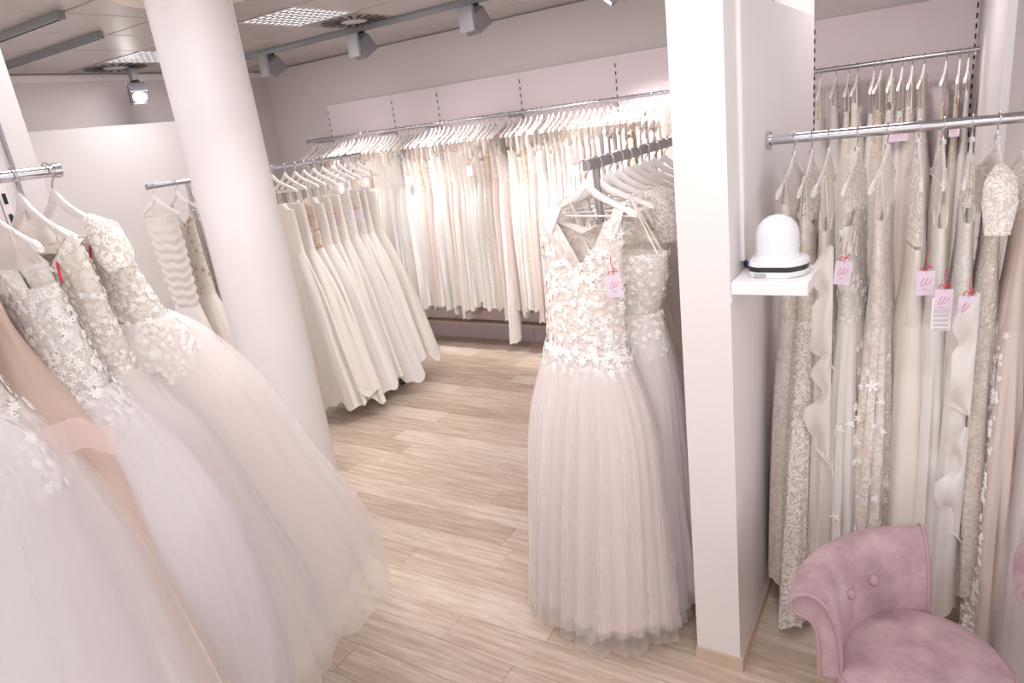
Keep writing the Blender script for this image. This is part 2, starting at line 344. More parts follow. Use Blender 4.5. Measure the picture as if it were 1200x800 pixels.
def spot(x, y, z, target, label, power=SPOT_W, size=62):
    t = thing('track_spotlight', label, 'spotlight', (x, y, z), 0, 'grey track spotlights')
    B().box(-.05, .05, -.017, .017, -.02, 0).build('track_adapter', 'black_plastic', t, False)
    d = Vector((target[0] - x, target[1] - y, target[2] - (z - .11))).normalized()
    az = math.atan2(d.y, d.x); el = math.asin(-d.z)
    g = B().box(-.085, .085, -.012, .012, -.2, -.018).build('gear_box', 'spot_side', t, False); g.rotation_euler = (0, 0, az + PI / 2); g.location = (-.075 * math.cos(az), -.075 * math.sin(az), 0)
    hb = B(); s_ = .075
    sq = lambda k, x_: [(x_, -k, -k), (x_, k, -k), (x_, k, k), (x_, -k, k)]
    hb.loft([sq(.045, -.09), sq(.075, -.06), sq(.078, .075), sq(.074, .08), sq(.066, .08), sq(.064, .07)], True, True)
    hd = hb.build('lamp_head', 'spot_grey', t, False); hd.location = (.012 * math.cos(az), .012 * math.sin(az), -.115); hd.rotation_euler = (0, el, az)
    ln = B().loft([[(.0705 if k else .07, .058 * math.cos(2 * PI * q / 24), .058 * math.sin(2 * PI * q / 24)) for q in range(24)] for k in (0, 1)] + [[(.083, .05 * math.cos(2 * PI * q / 24), .05 * math.sin(2 * PI * q / 24)) for q in range(24)]], False, True)
    ln.build('lens', 'spot_lens', hd)
    ld = bpy.data.lights.new('spot_light', 'SPOT'); ld.energy = power; ld.spot_size = math.radians(size); ld.spot_blend = .55; ld.shadow_soft_size = .05; ld.color = (1, .97, .945)
    lo = link('spot_light', ld, hd, (.09, 0, 0), (0, -PI / 2, 0))
TZ = CEIL - .046
for k, (x, s_) in enumerate(((-5.55, 'grey track spotlight nearest the round column'), (-4.38, 'middle grey track spotlight aimed at the back rail'), (-3.18, 'right grey track spotlight high before the pink panels'), (-2.0, 'grey track spotlight aimed at the rolling rack'), (-1.5, 'added unseen grey track spotlight aimed at the back gowns beside the partition'), (-.3, 'grey track spotlight right of the partition'), (.9, 'grey track spotlight at the right end of the track'))):  # the one beside the partition is added to brighten the back gowns
    spot(x, 4.91, TZ, (-4.2, 3.9, .9) if x == -2.0 else (-2.25, 5.9, 1.6) if x == -1.5 else (x + .3, 5.9, 1.35), s_, 110 if x == -2.0 else SPOT_W if x < -1 else 28)
t = B().box(-.03, .03, -.03, .03, 0, .11).build('ceiling_mount', 'spot_side', None, False); t.location = (-6.72, 4.22, CEIL - .115)
tag(t, 'small ceiling mount of the lit spotlight by the left wall', 'light mount')
spot(-6.72, 4.22, CEIL - .115, (-4.6, 3.2, .9), 'lit grey spotlight hanging left of the round column', 30)
for x, tx, ty, tz, s_, pwr in ((-1.75, -.25, 2.6, .7, 'grey track spotlight over the nearest gown rail', 30), (-.9, -2.2, 1.9, .5, 'added unseen grey track spotlight aimed at the near tulle gowns', 16), (.2, -.9, 2.9, 1.0, 'added unseen grey track spotlight aimed at the blush gowns', 22), (-1.3, -3.2, 3.6, 0.2, 'added unseen grey track spotlight aimed down the aisle', 70)):  # last three are added out of view to brighten gowns and aisle
    spot(x, .75, TZ, (tx, ty, tz), s_, pwr)

# ------------------------------------------------------------------ hangers
def hanger_meshes(kind):
    W_ = .222
    b_ = B(); rings = []
    N = 24
    th = .007 if kind == 'white' else .005
    for k in range(N + 1):
        s_ = -1 + 2 * k / N; a = abs(s_)
        zc = -.195 + .105 * (1 - a) ** .95 + .022 * math.exp(-(s_ / .13) ** 2)
        hh = .011 + .009 * math.exp(-(s_ / .35) ** 2) + (.004 if a > .85 else 0)
        tt = th * (1.0 + .7 * (1 if a > .8 else 0) * (a - .8) / .2)
        if k in (0, N): hh *= .55; tt *= .6
        u = W_ * s_; vv = .012 * (a ** 2)
        rings.append([(u, vv - tt, zc - hh * .7), (u, vv - tt, zc + hh * .7), (u, vv - tt * .5, zc + hh), (u, vv + tt * .5, zc + hh), (u, vv + tt, zc + hh * .7), (u, vv + tt, zc - hh * .7), (u, vv + tt * .5, zc - hh), (u, vv - tt * .5, zc - hh)])
    b_.loft(rings, True, True)
    body = b_.mesh('hanger_body', 'hanger_white' if kind == 'white' else 'hanger_clear')
    bar = B().tube([(-.207, .01, -.197), (.207, .01, -.197)], .0042, 8).mesh('trouser_bar', 'hanger_bar' if kind == 'white' else 'hanger_clear')
    path = [(.0 + .0245 * math.cos(a), 0, .0245 * math.sin(a)) for a in [math.radians(200 - 12.5 * q) for q in range(19)]]
    path += [(.019, 0, -.022), (.006, 0, -.034), (0, 0, -.045), (0, 0, -.062)]
    hook = B().tube(path, .0026, 8).mesh('hook', 'hook_metal')
    return body, bar, hook
HM = {k: hanger_meshes(k) for k in ('white', 'clear')}
collar_me = B().lathe([(.009, -.062), (.011, -.068), (.009, -.052), (.004, -.05)], 12).mesh('collar', 'hook_metal')
def hanger(x, y, z, rz, label, group, kind='white', lean=0., bar=True):
    t = thing('dress_hanger', label, 'hanger', (x, y, z), rz, group); t.rotation_euler[1] = lean
    link('hanger_body', HM[kind][0], t); link('hook', HM[kind][2], t)
    if bar: link('trouser_bar', HM[kind][1], t)
    if kind == 'clear': link('collar', collar_me, t)
    return t

# ------------------------------------------------------------------ dress parts
def key(keys, t):
    if t <= keys[0][0]: return keys[0][1:]
    for k in range(len(keys) - 1):
        a, b = keys[k], keys[k + 1]
        if t <= b[0]:
            u = (t - a[0]) / (b[0] - a[0]); pa = keys[max(k - 1, 0)]; pb = keys[min(k + 2, len(keys) - 1)]
            out = []
            for i in range(1, len(a)):
                m0 = (b[i] - pa[i]) / (b[0] - pa[0]) * (b[0] - a[0]) if b[0] != pa[0] else b[i] - a[i]
                m1 = (pb[i] - a[i]) / (pb[0] - a[0]) * (b[0] - a[0])
                h = u * u * (3 - 2 * u)
                out.append((2 * u**3 - 3 * u * u + 1) * a[i] + (u**3 - 2 * u * u + u) * m0 + h * b[i] + (u**3 - u * u) * m1)
            return out
    return keys[-1][1:]
def ellipse_pts(a, b, n, fine=180):
    """n points at equal arc length around an ellipse, with unit normals"""
    ps = [(a * math.cos(2 * PI * k / fine), b * math.sin(2 * PI * k / fine)) for k in range(fine + 1)]
    L = [0.]
    for k in range(fine): L.append(L[-1] + math.hypot(ps[k + 1][0] - ps[k][0], ps[k + 1][1] - ps[k][1]))
    out = []; k = 0
    for j in range(n):
        s_ = L[-1] * j / n
        while L[k + 1] < s_: k += 1
        u = (s_ - L[k]) / max(L[k + 1] - L[k], 1e-9)
        x = ps[k][0] + u * (ps[k + 1][0] - ps[k][0]); y = ps[k][1] + u * (ps[k + 1][1] - ps[k][1])
        nx, ny = x / (a * a), y / (b * b); q = math.hypot(nx, ny); out.append((x, y, nx / q, ny / q))
    return out
def folds(seed, k, sharp=.6):
    r = random.Random(seed); ph = [r.uniform(0, 6.28) for _ in range(8)]; k2 = max(2, int(k * .43)); k3 = int(k * 1.7) + 1
    def F(f, t):
        w_ = f + .22 / k * 2 * PI * math.sin(3 * f + ph[0]) + .3 / k * 2 * PI * math.sin(2 * f + ph[1]) + .12 * math.sin(2.2 * t + ph[6])
        lobes = 2 * abs(math.sin(k * w_ / 2 + ph[2])) ** (.9) - 1.15
        return sharp * lobes * (.7 + .3 * math.sin(2 * f + ph[4])) + (1 - sharp) * (.6 * math.cos(k2 * w_ + ph[3]) + .4 * math.cos(k3 * w_ + ph[5] + 1.5 * t))
    return F
def loft_rings(keys, rows, cols, F=None, hem=None, top=None, t0=0., t1=1., ruch=0.):
    """keys: (t, z, cu, cv, a, b, amp)"""
    rings = []
    for i in range(rows):
        t = t0 + (t1 - t0) * i / (rows - 1)
        z, cu, cv, a, b, A = key(keys, t)
        a = max(a, .012); b = max(b, .01)
        ring = []
        for j, (x, y, nx, ny) in enumerate(ellipse_pts(a, b, cols)):
            f = 2 * PI * j / cols; d = A * F(f, t) if F else 0
            d += ruch * math.sin(62 * t + 1.5 * math.sin(f * 2) + math.sin(5 * f)) * min(1, 4 * t)
            lim = min(a, b) * .85
            d = max(-lim, min(d, .12))
            zz = z
            if hem: zz += hem(f, t)
            if top and t < .5: zz += top(x / a, y / b) * max(0, 1 - t / .5)
            ring.append((cu + x + nx * d, cv + y + ny * d, zz))
        rings.append(ring)
    return rings
def scatter_flowers(b_, rings, i0, i1, n, size, seed, jsel=None, off=.003, petals=5, bias=1.):
    r = random.Random(seed); C = len(rings[0])
    for _ in range(n):
        i = min(i1 - 1, int(i0 + (i1 - i0) * r.random() ** bias)); i = max(0, min(i, len(rings) - 2))
        j = r.randrange(C) if jsel is None else int(r.uniform(*jsel)) % C
        p0, p1, p2 = Vector(rings[i][j]), Vector(rings[i][(j + 1) % C]), Vector(rings[i + 1][j])
        e1 = p1 - p0; e2 = p2 - p0; nn = e1.cross(e2)
        if nn.length < 1e-10: continue
        nn.normalize(); cen = p0 + e1 * r.random() + e2 * r.random()
        ctr = Vector((sum(q[0] for q in rings[i]) / C, sum(q[1] for q in rings[i]) / C, cen.z))
        if nn.dot(cen - ctr) < 0: nn = -nn
        t1 = e2.normalized(); t2 = nn.cross(t1).normalized(); s_ = size * r.uniform(.6, 1.25); ph = r.uniform(0, 6.28)
        o_ = len(b_.v); cen = cen + nn * (off + .001 * r.random()); b_.v.append(tuple(cen + nn * s_ * .22))
        m_ = petals * 4
        for q in range(m_):
            a = ph + 2 * PI * q / m_; rr = s_ * (1, .9, .45, .9)[q % 4]
            b_.v.append(tuple(cen + (t1 * math.cos(a) + t2 * math.sin(a)) * rr + nn * (s_ * .12 if q % 4 != 2 else 0)))
        for q in range(m_): b_.f.append((o_, o_ + 1 + q, o_ + 1 + (q + 1) % m_))
    return b_
def ribbon(pts, width, side, n=None):
    """flat strap: pts path, side vector gives the width direction; two-sided with a little thickness"""
    rings = []
    for p_ in pts:
        p_ = Vector(p_); s_ = Vector(side).normalized() * (width / 2); tn = Vector((0, .0012, 0)) if abs(Vector(side).normalized().x) > .5 else Vector((.0012, 0, 0))
        rings.append([p_ - s_ - tn, p_ + s_ - tn, p_ + s_ + tn, p_ - s_ + tn])
    return B().loft(rings, True, True)
TAGP = B().box(-.028, .028, -.001, .001, -.09, 0).mesh('price_tag', 'tag_lilac', False)
TAGW = B().box(-.03, .03, -.001, .001, -.12, 0).mesh('care_card', 'tag_white', False)
_sp = []
for q in range(70):                                  # slanted looping handwriting on the tag
    u = q / 69; zz = .017 * math.sin(2 * PI * 2.6 * u) * (1 - .5 * u)
    _sp.append((-.016 + .034 * u + .45 * zz + .003 * math.cos(2 * PI * 2.6 * u), -.0022, -.042 + zz + .004 * u))
_s2 = [(-.010 + .016 * q / 9, -.0022, -.066 + .0016 * math.sin(2.1 * q)) for q in range(10)]
SCRB = B().tube(_sp, .0008, 5).mesh('handwriting', 'script_pink'); SCR2 = B().tube(_s2, .0007, 5).mesh('handwriting', 'script_pink')
TAGS = B().tube([(0, 0, -.008), (.004, 0, .02), (-.002, 0, .045), (.003, 0, .075)], .0015, 6).mesh('ribbon', 'ribbon_red')
BOW = B().tube([(0, -.004, .012), (.014, -.006, .024), (.018, -.006, .012), (0, -.004, .012), (-.012, -.006, .02), (-.016, -.006, .004)], .0022, 6).mesh('bow', 'ribbon_red')
CARDL = B()
for q in range(5): CARDL.box(-.024, .024, -.0018, -.0011, -.035 - .017 * q, -.024 - .017 * q)
CARDL = CARDL.mesh('printed_rows', 'tag_grey', False)
def price_tag(parent, loc, rz, card=False, roll=0.):
    t = link('price_tag', TAGP, parent, loc, (0, roll, rz))
    link('handwriting', SCRB, t); link('handwriting', SCR2, t); link('ribbon', TAGS, t); link('bow', BOW, t)
    if card:
        q = link('care_card', TAGW, parent, (loc[0], loc[1] + .004, loc[2] - .03), (0, roll, rz)); k = link('printed_rows', CARDL, q, (0, 0, -.02)); k['kind'] = 'stuff'
    return t

def dress(x, y, rz, rodz, label, group, o):
    """o: dict of shape options; local u = hanger direction, v = along the rail, z absolute"""
    t = thing('wedding_dress', label, 'wedding dress', (x, y, 0), rz, group)
    return dress_parts(t, rodz, o)
def dress_parts(t, rodz, o):
    g = o.get; seed = g('seed', 1); r = random.Random(seed)
    rows, cols = g('rows', 22), g('cols', 56)
    zt = rodz - g('top', .33); zw = rodz - g('waist', .68); zh = g('hem', .3)
    at, aw, ah = g('a', (.17, .125, .3)); bt, bw, bh = g('b', (.04, .035, .05))
    cu, cv = g('shift', (0, 0)); cw = g('wshift', (0, 0)); ct = g('tshift', (0, 0)); A = g('fold', .02); k = g('k', 14)
    F = folds(seed, k, g('sharp', .6))
    # bodice
    neck = g('neck', 'sweet')
    def top(u, v):
        if neck == 'sweet': return .035 * math.cos(PI * min(1, abs(u) * 1.7 - .0) * 1.2 - 1.6) - .02
        if neck == 'v': return .10 * abs(u) - .06
        if neck == 'deepv': return .20 * abs(u) - .15 if v < 0 else .05 * abs(u)
        if neck == 'v2': return .16 * abs(u) - .10 if v < 0 else .02
        return 0
    bk = [(0, zt, ct[0], ct[1], at, bt, g('bfold', .002)), (.35, zt + (zw - zt) * .35, ct[0] + (cw[0] - ct[0]) * .3, ct[1] + (cw[1] - ct[1]) * .3, at * .97, bt * 1.1, g('bfold', .002)), (1, zw, cw[0], cw[1], aw, bw, g('bfold', .002) * 1.5)]
    FB = folds(seed + 5, g('bk', 9), .4)
    br = loft_rings(bk, g('brows', 10), cols, FB, None, top, ruch=g('ruch', 0.))
    bb = B().loft(br)
    if g('bwall', True):                              # turned-in upper edge gives the cloth thickness
        inn = [[(ct[0] + (p_[0] - ct[0]) * (.98, .92, .6)[q], ct[1] + (p_[1] - ct[1]) * (.85, .4, .05)[q], p_[2] - (.001, .006, .014)[q]) for p_ in br[0]] for q in (0, 1, 2)]
        bb.loft([br[0]] + inn)
    bo = bb.build('bodice', g('bm', 'lace_ivory'), t)
    if g('bflowers'):
        q = scatter_flowers(B(), br, 0, len(br) - 1, g('bflowers'), g('fsize', .014), seed + 3, g('bj')).build('lace_applique', g('fm', 'applique'), bo); q['kind'] = 'stuff'
    # straps up to the hanger arms
    sk = g('strap', 'thin'); au = g('su', .105)
    az = rodz - .195 + .105 * (1 - au / .222)
    if sk:
        wd = g('sw', {'thin': .007, 'wide': .03, 'tulle': .07, 'lace': .034}[sk])
        for s_ in (-1, 1):
            e = br[0][0] if s_ > 0 else br[0][cols // 2]
            for fb in ((-1, 1) if g('loop', True) else (-1,)):
                endu = ct[0] + s_ * at * .82; vv = ct[1] + fb * bt * .55
                pts = [(s_ * au, .002 * fb, az + .014)] + [(s_ * au + (endu - s_ * au) * q, .004 * fb + (vv - .004 * fb) * q, az + .012 + (zt - .01 - az - .012) * q) for q in (.15, .4, .7, 1.)]
                ribbon(pts, wd, (1, 0, .2 * s_)).build('strap', g('sm', 'lace_white' if sk == 'lace' else ('illusion' if sk == 'tulle' else 'satin_ivory')), t)
    if g('yoke'):
        yk = [(0, rodz - .105, 0, 0, .05, .009, 0), (.35, rodz - .15, ct[0] * .3, ct[1] * .3, .13, .012, 0), (1, zt + .012, ct[0], ct[1], at * .98, bt * .95, .002)]
        B().loft(loft_rings(yk, 8, cols, FB)).build('sheer_yoke', g('yoke'), t)
    if g('sleeve'):
        for s_ in (1, -1):
            pk = [(s_ * (au + .02), 0, az + .005), (s_ * (au + .075), .0, az - .03), (s_ * (au + .10), .0, az - .10), (s_ * (au + .11), 0, az - g('sleeve', .25))]
            B().tube([Vector(q) for q in pk], [.02, .045, .05, .036], 16, False).build('sleeve', g('slm', 'lace_sheer'), t)
    # skirt
    ks = [(0, zw + .004, cw[0], cw[1], aw * 1.005, bw * 1.01, .001)]
    ext = g('path')                                   # extra keys: (t, fraction of drop, cu, cv, a, b, amp)
    if ext:
        for q in ext: ks.append((q[0], zw + (zh - zw) * q[0], *q[1:]))
    else:
        ks += [(.25, zw + (zh - zw) * .25, cw[0] + (cu - cw[0]) * .25, cw[1] + (cv - cw[1]) * .25, aw + (ah - aw) * g('flare', .4), bw + (bh - bw) * .45, A * .5),
               (.6, zw + (zh - zw) * .6, cw[0] + (cu - cw[0]) * .6, cw[1] + (cv - cw[1]) * .6, aw + (ah - aw) * (g('flare', .4) + .6) / 1.6 * 1.05, bw + (bh - bw) * .8, A * .9)]
    if not ext or ext[-1][0] < .999: ks.append((1, zh, cu, cv, ah, bh, A))
    hw = g('hemwave', .02); p1, p2 = r.uniform(0, 6), r.uniform(0, 6); tr = g('train', 0.); td = g('traindir', 0.)
    def hem(f, t_): return (hw * math.sin(5 * f + p1) * .6 + hw * .4 * math.sin(11 * f + p2) - tr * (.5 + .5 * math.cos(f - td))) * max(0, t_ - .35) / .65
    rr = loft_rings(ks, rows, cols, F, hem)
    sb = B().loft(rr)
    if g('hemlip', True):
        last = rr[-1]; cx = sum(q[0] for q in last) / cols; cy = sum(q[1] for q in last) / cols
        sb.loft([last, [(cx + (q[0] - cx) * .965, cy + (q[1] - cy) * .965, q[2] + .006) for q in last], [(cx + (q[0] - cx) * .95, cy + (q[1] - cy) * .95, q[2] + .08) for q in last]])
    so = sb.build('skirt', g('skm', 'satin_white'), t)
    if g('hflowers'):
        i0 = int(rows * g('hf0', .6)); q = scatter_flowers(B(), rr, i0, int((rows - 1) * g('hf1', 1.)), g('hflowers'), g('hsize', .02), seed + 9, g('hj'), g('hoff', .003), bias=.7).build('lace_applique', g('fm', 'applique'), so); q['kind'] = 'stuff'
    if g('over'):
        ov = g('over'); ro = random.Random(seed + 77); jag = [ro.random() for _ in range(24)]
        def jagged(f, t_):
            q = f / (2 * PI) * 24; a_, b_ = jag[int(q) % 24], jag[(int(q) + 1) % 24]; u = q - int(q)
            return -(a_ + (b_ - a_) * u * u * (3 - 2 * u)) * .10 * (t_ / ov) ** 2 - .012 * abs(math.sin(26 * f)) * (t_ / ov)
        ko = [(q[0], q[1], q[2], q[3], q[4] + .008, q[5] + .008, q[6]) for q in ks]
        orr = loft_rings(ko, 9, cols, F, jagged, None, 0., ov); oo = B().loft(orr).build('lace_overlay', g('bm', 'lace_ivory'), t)
        q = scatter_flowers(B(), orr, 0, 8, g('oflowers', 160), g('fsize', .012) * 1.1, seed + 41).build('lace_applique', g('fm', 'applique'), oo); q['kind'] = 'stuff'
    if g('belt'):
        bz = [(0, zw + .025, cw[0], cw[1], aw * 1.06 + .004, bw * 1.08 + .004, .001), (1, zw - .02, cw[0], cw[1], aw * 1.06 + .004, bw * 1.08 + .004, .001)]
        B().loft(loft_rings(bz, 4, cols, FB)).build('belt', g('belt'), t)
    # tulle layers over the skirt
    for n_, (tm_, gs, drop, kk, amp) in enumerate(g('tulle', ())):
        k2 = [(q[0], q[1] - drop * q[0], q[2], q[3], q[4] + gs * (.15 + .85 * q[0]) + .004, q[5] + gs * (.15 + .85 * q[0]) + .004, max(q[6], amp * q[0])) for q in ks]
        F2 = folds(seed + 31 + n_, kk, .5); q1 = r.uniform(0, 6); hw2 = g('them', .03)
        def hem2(f, t_): return hem(f, t_) + hw2 * (.6 * math.sin(3 * f + q1) + .4 * math.sin(13 * f + q1)) * max(0, t_ - .5) * 2
        B().loft(loft_rings(k2, rows + 6, int(cols * g('tres', 1.3)), F2, hem2)).build('tulle_layer', tm_, t)
    for tg in g('tags', ()): price_tag(t, *tg)
    return t
def copy_tree(ob, parent=None):
    c_ = ob.copy(); col.objects.link(c_)
    if parent: c_.parent = parent; c_.matrix_parent_inverse = ob.matrix_parent_inverse.copy()
    for ch in list(ob.children): copy_tree(ch, c_)
    return c_

# ------------------------------------------------------------------ rails
def bar(name, label, p0, p1, r_, mat, cat='rail'):
    mid = (Vector(p0) + Vector(p1)) / 2
    t = thing(name, label, cat, tuple(mid))
    B().tube([Vector(p0) - mid, Vector(p1) - mid], r_, 20).build('tube', mat, t)
    return t, mid
RZ_B, RY_B = 2.37, 5.84
t, mid = bar('hanging_rail', 'long chrome hanging rail along the pink back wall', (-6.28, RY_B, RZ_B), (.17, RY_B, RZ_B), .0165, 'chrome_soft')
for x in rails:
    B().box(x - mid.x - .006, x - mid.x + .006, -.01, YB - .033 - RY_B, -.035, -.012).build('bracket', 'chrome_soft', t, False)
for x in (-6.28, .17): B().tube([(x - mid.x - .004, 0, 0), (x - mid.x + .004, 0, 0)], .021, 20).build('end_cap', 'chrome_soft', t)
RR_Y, RR_Z = 2.96, 2.10
t, mid = bar('hanging_rail', 'thick chrome hanging rail fixed to the partition on the right', (-.598, RR_Y, RR_Z), (1.3, RR_Y, RR_Z), .019, 'chrome')
B().tube([(-.598 - mid.x, 0, 0), (-.588 - mid.x, 0, 0)], .036, 24).build('flange', 'chrome', t)
LX, LZ = -2.23, 2.33
t, mid = bar('hanging_rail', 'chrome hanging rail end at the left beside the pink panel', (LX, -.9, LZ), (LX, 1.075, LZ), .0165, 'chrome')
B().tube([(0, 1.07 - mid.y, 0), (0, 1.09 - mid.y, 0)], .021, 24).build('end_cap', 'chrome', t)
for y in (-.3, .62):
    B().box(-.31, .0, y - mid.y - .005, y - mid.y + .005, -.045, -.017).build('bracket', 'spot_side', t, False)

def rolling_rack(label, x, y0, y1, z, mat, square, posts):
    t = thing('rolling_rack', label, 'clothes rack', (x, (y0 + y1) / 2, 0)); h = (y1 - y0) / 2; yc = (y0 + y1) / 2
    if square: B().box(-.013, .013, -h, h, z - .02, z + .02).build('top_rail', mat, t, False)
    else: B().tube([(0, -h, z), (0, h, z)], .0165, 20).build('top_rail', mat, t)
    for s_ in (-1, 1):
        B().tube([(0, s_ * h - .004, z), (0, s_ * h + .004, z)], .021, 16).build('end_cap', mat, t) if not square else None
    for py in posts:
        B().tube([(0, py - yc, .12), (0, py - yc, z - .015)], .015, 14).build('post', mat, t)
        B().box(-.24, .24, py - yc - .015, py - yc + .015, .09, .12).build('foot_bar', mat, t, False)
        for s_ in (-1, 1):
            cst = B().tube([(s_ * .22, py - yc, .055), (s_ * .22, py - yc, .09)], .009, 10).build('caster', 'chrome_soft', t)
            B().prism([(s_ * .22 + .03 * math.cos(a) + .012, .03 + .03 * math.sin(a)) for a in [2 * PI * q / 20 for q in range(20)]], 'y', py - yc - .011, py - yc + .011).build('wheel', 'rubber', cst)
            B().prism([(s_ * .22 + .016 * math.cos(a) + .012, .03 + .016 * math.sin(a)) for a in [2 * PI * q / 16 for q in range(16)]], 'y', py - yc - .0125, py - yc + .0125).build('wheel_hub', 'chrome_soft', cst)
    B().box(-.015, .015, posts[0] - yc, posts[-1] - yc, .12, .14).build('base_bar', mat, t, False)
    return t
KX, KZ = -4.6, 2.185
rolling_rack('chrome rolling rack of ivory gowns behind the round column', KX, 2.77, 4.87, KZ, 'chrome_soft', False, (3.07, 4.63))
MX, MZ = -1.19, 2.10
rolling_rack('grey steel rack of blush gowns beside the partition', MX, 2.5, 4.3, MZ, 'steel_dark', True, (2.6, 4.1))

# ------------------------------------------------------------------ gowns on the back wall rail
RN = random.Random(21)
kinds = [
    ('white chiffon gown', dict(bm='chiffon_white', skm='chiffon_white')), ('ivory chiffon gown', dict(bm='lace_ivory', skm='chiffon_ivory')),
    ('white satin gown', dict(bm='satin_white', skm='satin_white')), ('ivory lace gown', dict(bm='lace_ivory', skm='lace_white')),
    ('cream gown with beaded bodice', dict(bm='lace_gold', skm='chiffon_cream')), ('blush gown', dict(bm='lace_blush', skm='blush')),
    ('white gown with lace bodice', dict(bm='lace_white', skm='chiffon_white')), ('ivory satin gown', dict(bm='satin_ivory', skm='satin_ivory')),
]
def proto_specs(i):
    kd = kinds[i % len(kinds)]
    o = dict(kd[1]); o.update(seed=100 + i * 7, rows=14, cols=40, brows=6, top=RN.uniform(.27, .36), waist=RN.uniform(.55, .72), hem=RN.choice([.36, .42, .48, .5, .56]),
        a=(RN.uniform(.14, .18), RN.uniform(.13, .17), RN.uniform(.2, .25)), b=(.014, .03, .048), fold=.02, k=RN.choice([11, 13, 15]), hemwave=.025,
        shift=(RN.uniform(-.04, .0), 0), strap=RN.choice(['thin', 'wide', 'tulle', 'lace']), su=.12, neck=RN.choice(['v', 'sweet', 'flat']), flare=.55, yoke=RN.choice(['illusion', 'illusion', 'lace_sheer', None]))
    return kd[0], o
protos = []
for i in range(16):
    nm, o = proto_specs(i)
    protos.append((nm, o))
made = {}
def back_gown(x, i, n_label, where):
    pi = i % 16 if i < 16 else RN.randrange(16)
    nm, o = protos[pi]; rz = PI / 2 + RN.uniform(-.06, .06)
    lab = f'{nm} on {where}, {nth(n_label)} from the left'
    if pi not in made:
        ob = dress(x, RY_B, rz, RZ_B, lab, 'gowns on the back wall rail', o); made[pi] = ob
    else:
        ob = copy_tree(made[pi]); ob.location = (x, RY_B, 0); ob.rotation_euler = (0, 0, rz); ob['label'] = lab
        ob.scale = (1, RN.uniform(.9, 1.15), 1)
    hanger(x, RY_B, RZ_B, rz + RN.uniform(-.05, .05), f'white hanger on {where}, {nth(n_label)} from the left', 'white hangers on the back wall rail', 'white', 0, True)
    return ob
n = 72
for i in range(n):
    x = -6.2 + i * (4.22 / (n - 1)) + RN.uniform(-.012, .012)
    ob = back_gown(x, i, i + 1, 'the long back wall rail')
    if i in (25, 38, 57):
        price_tag(ob, (-.2, -.02, 1.86 + .04 * (i % 3)), -PI / 2)
# a few long trains reach the floor in front of the plinth
for x, hz, s_ in ((-3.62, .16, 'ivory chiffon gown whose train hangs lower before the plinth'), (-3.18, .015, 'white chiffon gown whose narrow train touches the floor')):
    dress(x, RY_B - .02, PI / 2, RZ_B, s_, None, dict(seed=int(900 + x * 10), rows=18, cols=40, brows=6, bm='chiffon_white', skm='chiffon_white', hem=hz, a=(.15, .14, .09), b=(.026, .03, .035), fold=.016, k=9, strap='thin', su=.12, shift=(-.22, 0), hemwave=.01))
    hanger(x, RY_B, RZ_B, PI / 2, 'white hanger carrying the ' + s_.split(' whose')[0] + (' with low train' if hz > .1 else ' with floor-length train'), 'white hangers on the back wall rail')
RN = random.Random(5)
for i, x in enumerate((-.80, -.70, -.615, -.555, -.45, -.405, -.337, -.274, -.212, -.141, -.012, .065, .115)):
    ob = back_gown(x, 3 * i + 17, i + 1, 'back rail beyond the partition')
    ob.scale = (1, 2.1 if i < 10 else 1.1, 1)
    if i in (7, 11): price_tag(ob, (-.18, 0, 1.98 - .06 * (i % 2)), -PI / 2)

# ------------------------------------------------------------------ gowns on the rolling rack behind the column
RK = random.Random(11)
rack = [
    (2.80, 'white ruched satin gown at the near end of the rack, left of the column', dict(bm='satin_white', skm='satin_white', strap='thin', a=(.15, .115, .3), neck='flat', bfold=.003, bk=7, top=.2, waist=.85, brows=44, ruch=.007)),
    (2.97, 'ivory gown with a jewelled neckline behind the ruched gown', dict(bm='lace_ivory', skm='satin_ivory', strap='lace', neck='v', bflowers=40, fm='gold_beads', top=.26, waist=.8)),
    (3.14, 'cream lace gown half hidden behind the round column', dict(bm='lace_nude', skm='chiffon_cream', strap='lace', neck='v', top=.25, waist=.7)),
]
desc = ['ivory crepe gown beside the column', 'white satin gown with a deep fold', 'gown with gold beaded bodice and tag', 'white gown with smooth full skirt', 'ivory gown with lilac price tag', 'plain white mikado gown', 'white gown with lace shoulders', 'ivory gown with sheer straps', 'white gown with swept train', 'last white gown']
bms = ['satin_ivory', 'satin_white', 'lace_gold', 'satin_white', 'lace_ivory', 'satin_ivory', 'lace_white', 'lace_ivory', 'satin_white', 'chiffon_ivory']
hemx = [.30, .34, .36, .40, .42, .44, .40, .44, .46, .42]
for q, y in enumerate((3.83, 3.96, 4.07, 4.17, 4.28, 4.39, 4.5, 4.6, 4.72, 4.83)):
    rack.append((y, desc[q] + f', {nth(q + 1)} right of the column on the rack', dict(bm=bms[q], skm=['satin_white', 'satin_ivory', 'satin_white', 'satin_white', 'satin_ivory', 'satin_white', 'chiffon_white', 'satin_white', 'satin_white', 'chiffon_ivory'][q], strap=['thin', 'thin', 'lace', 'wide', 'thin', 'thin', 'lace', 'tulle', 'thin', 'wide'][q], bflowers=(60 if q == 2 else 0), fm='gold_beads', neck=RK.choice(['v', 'sweet', 'flat']))))
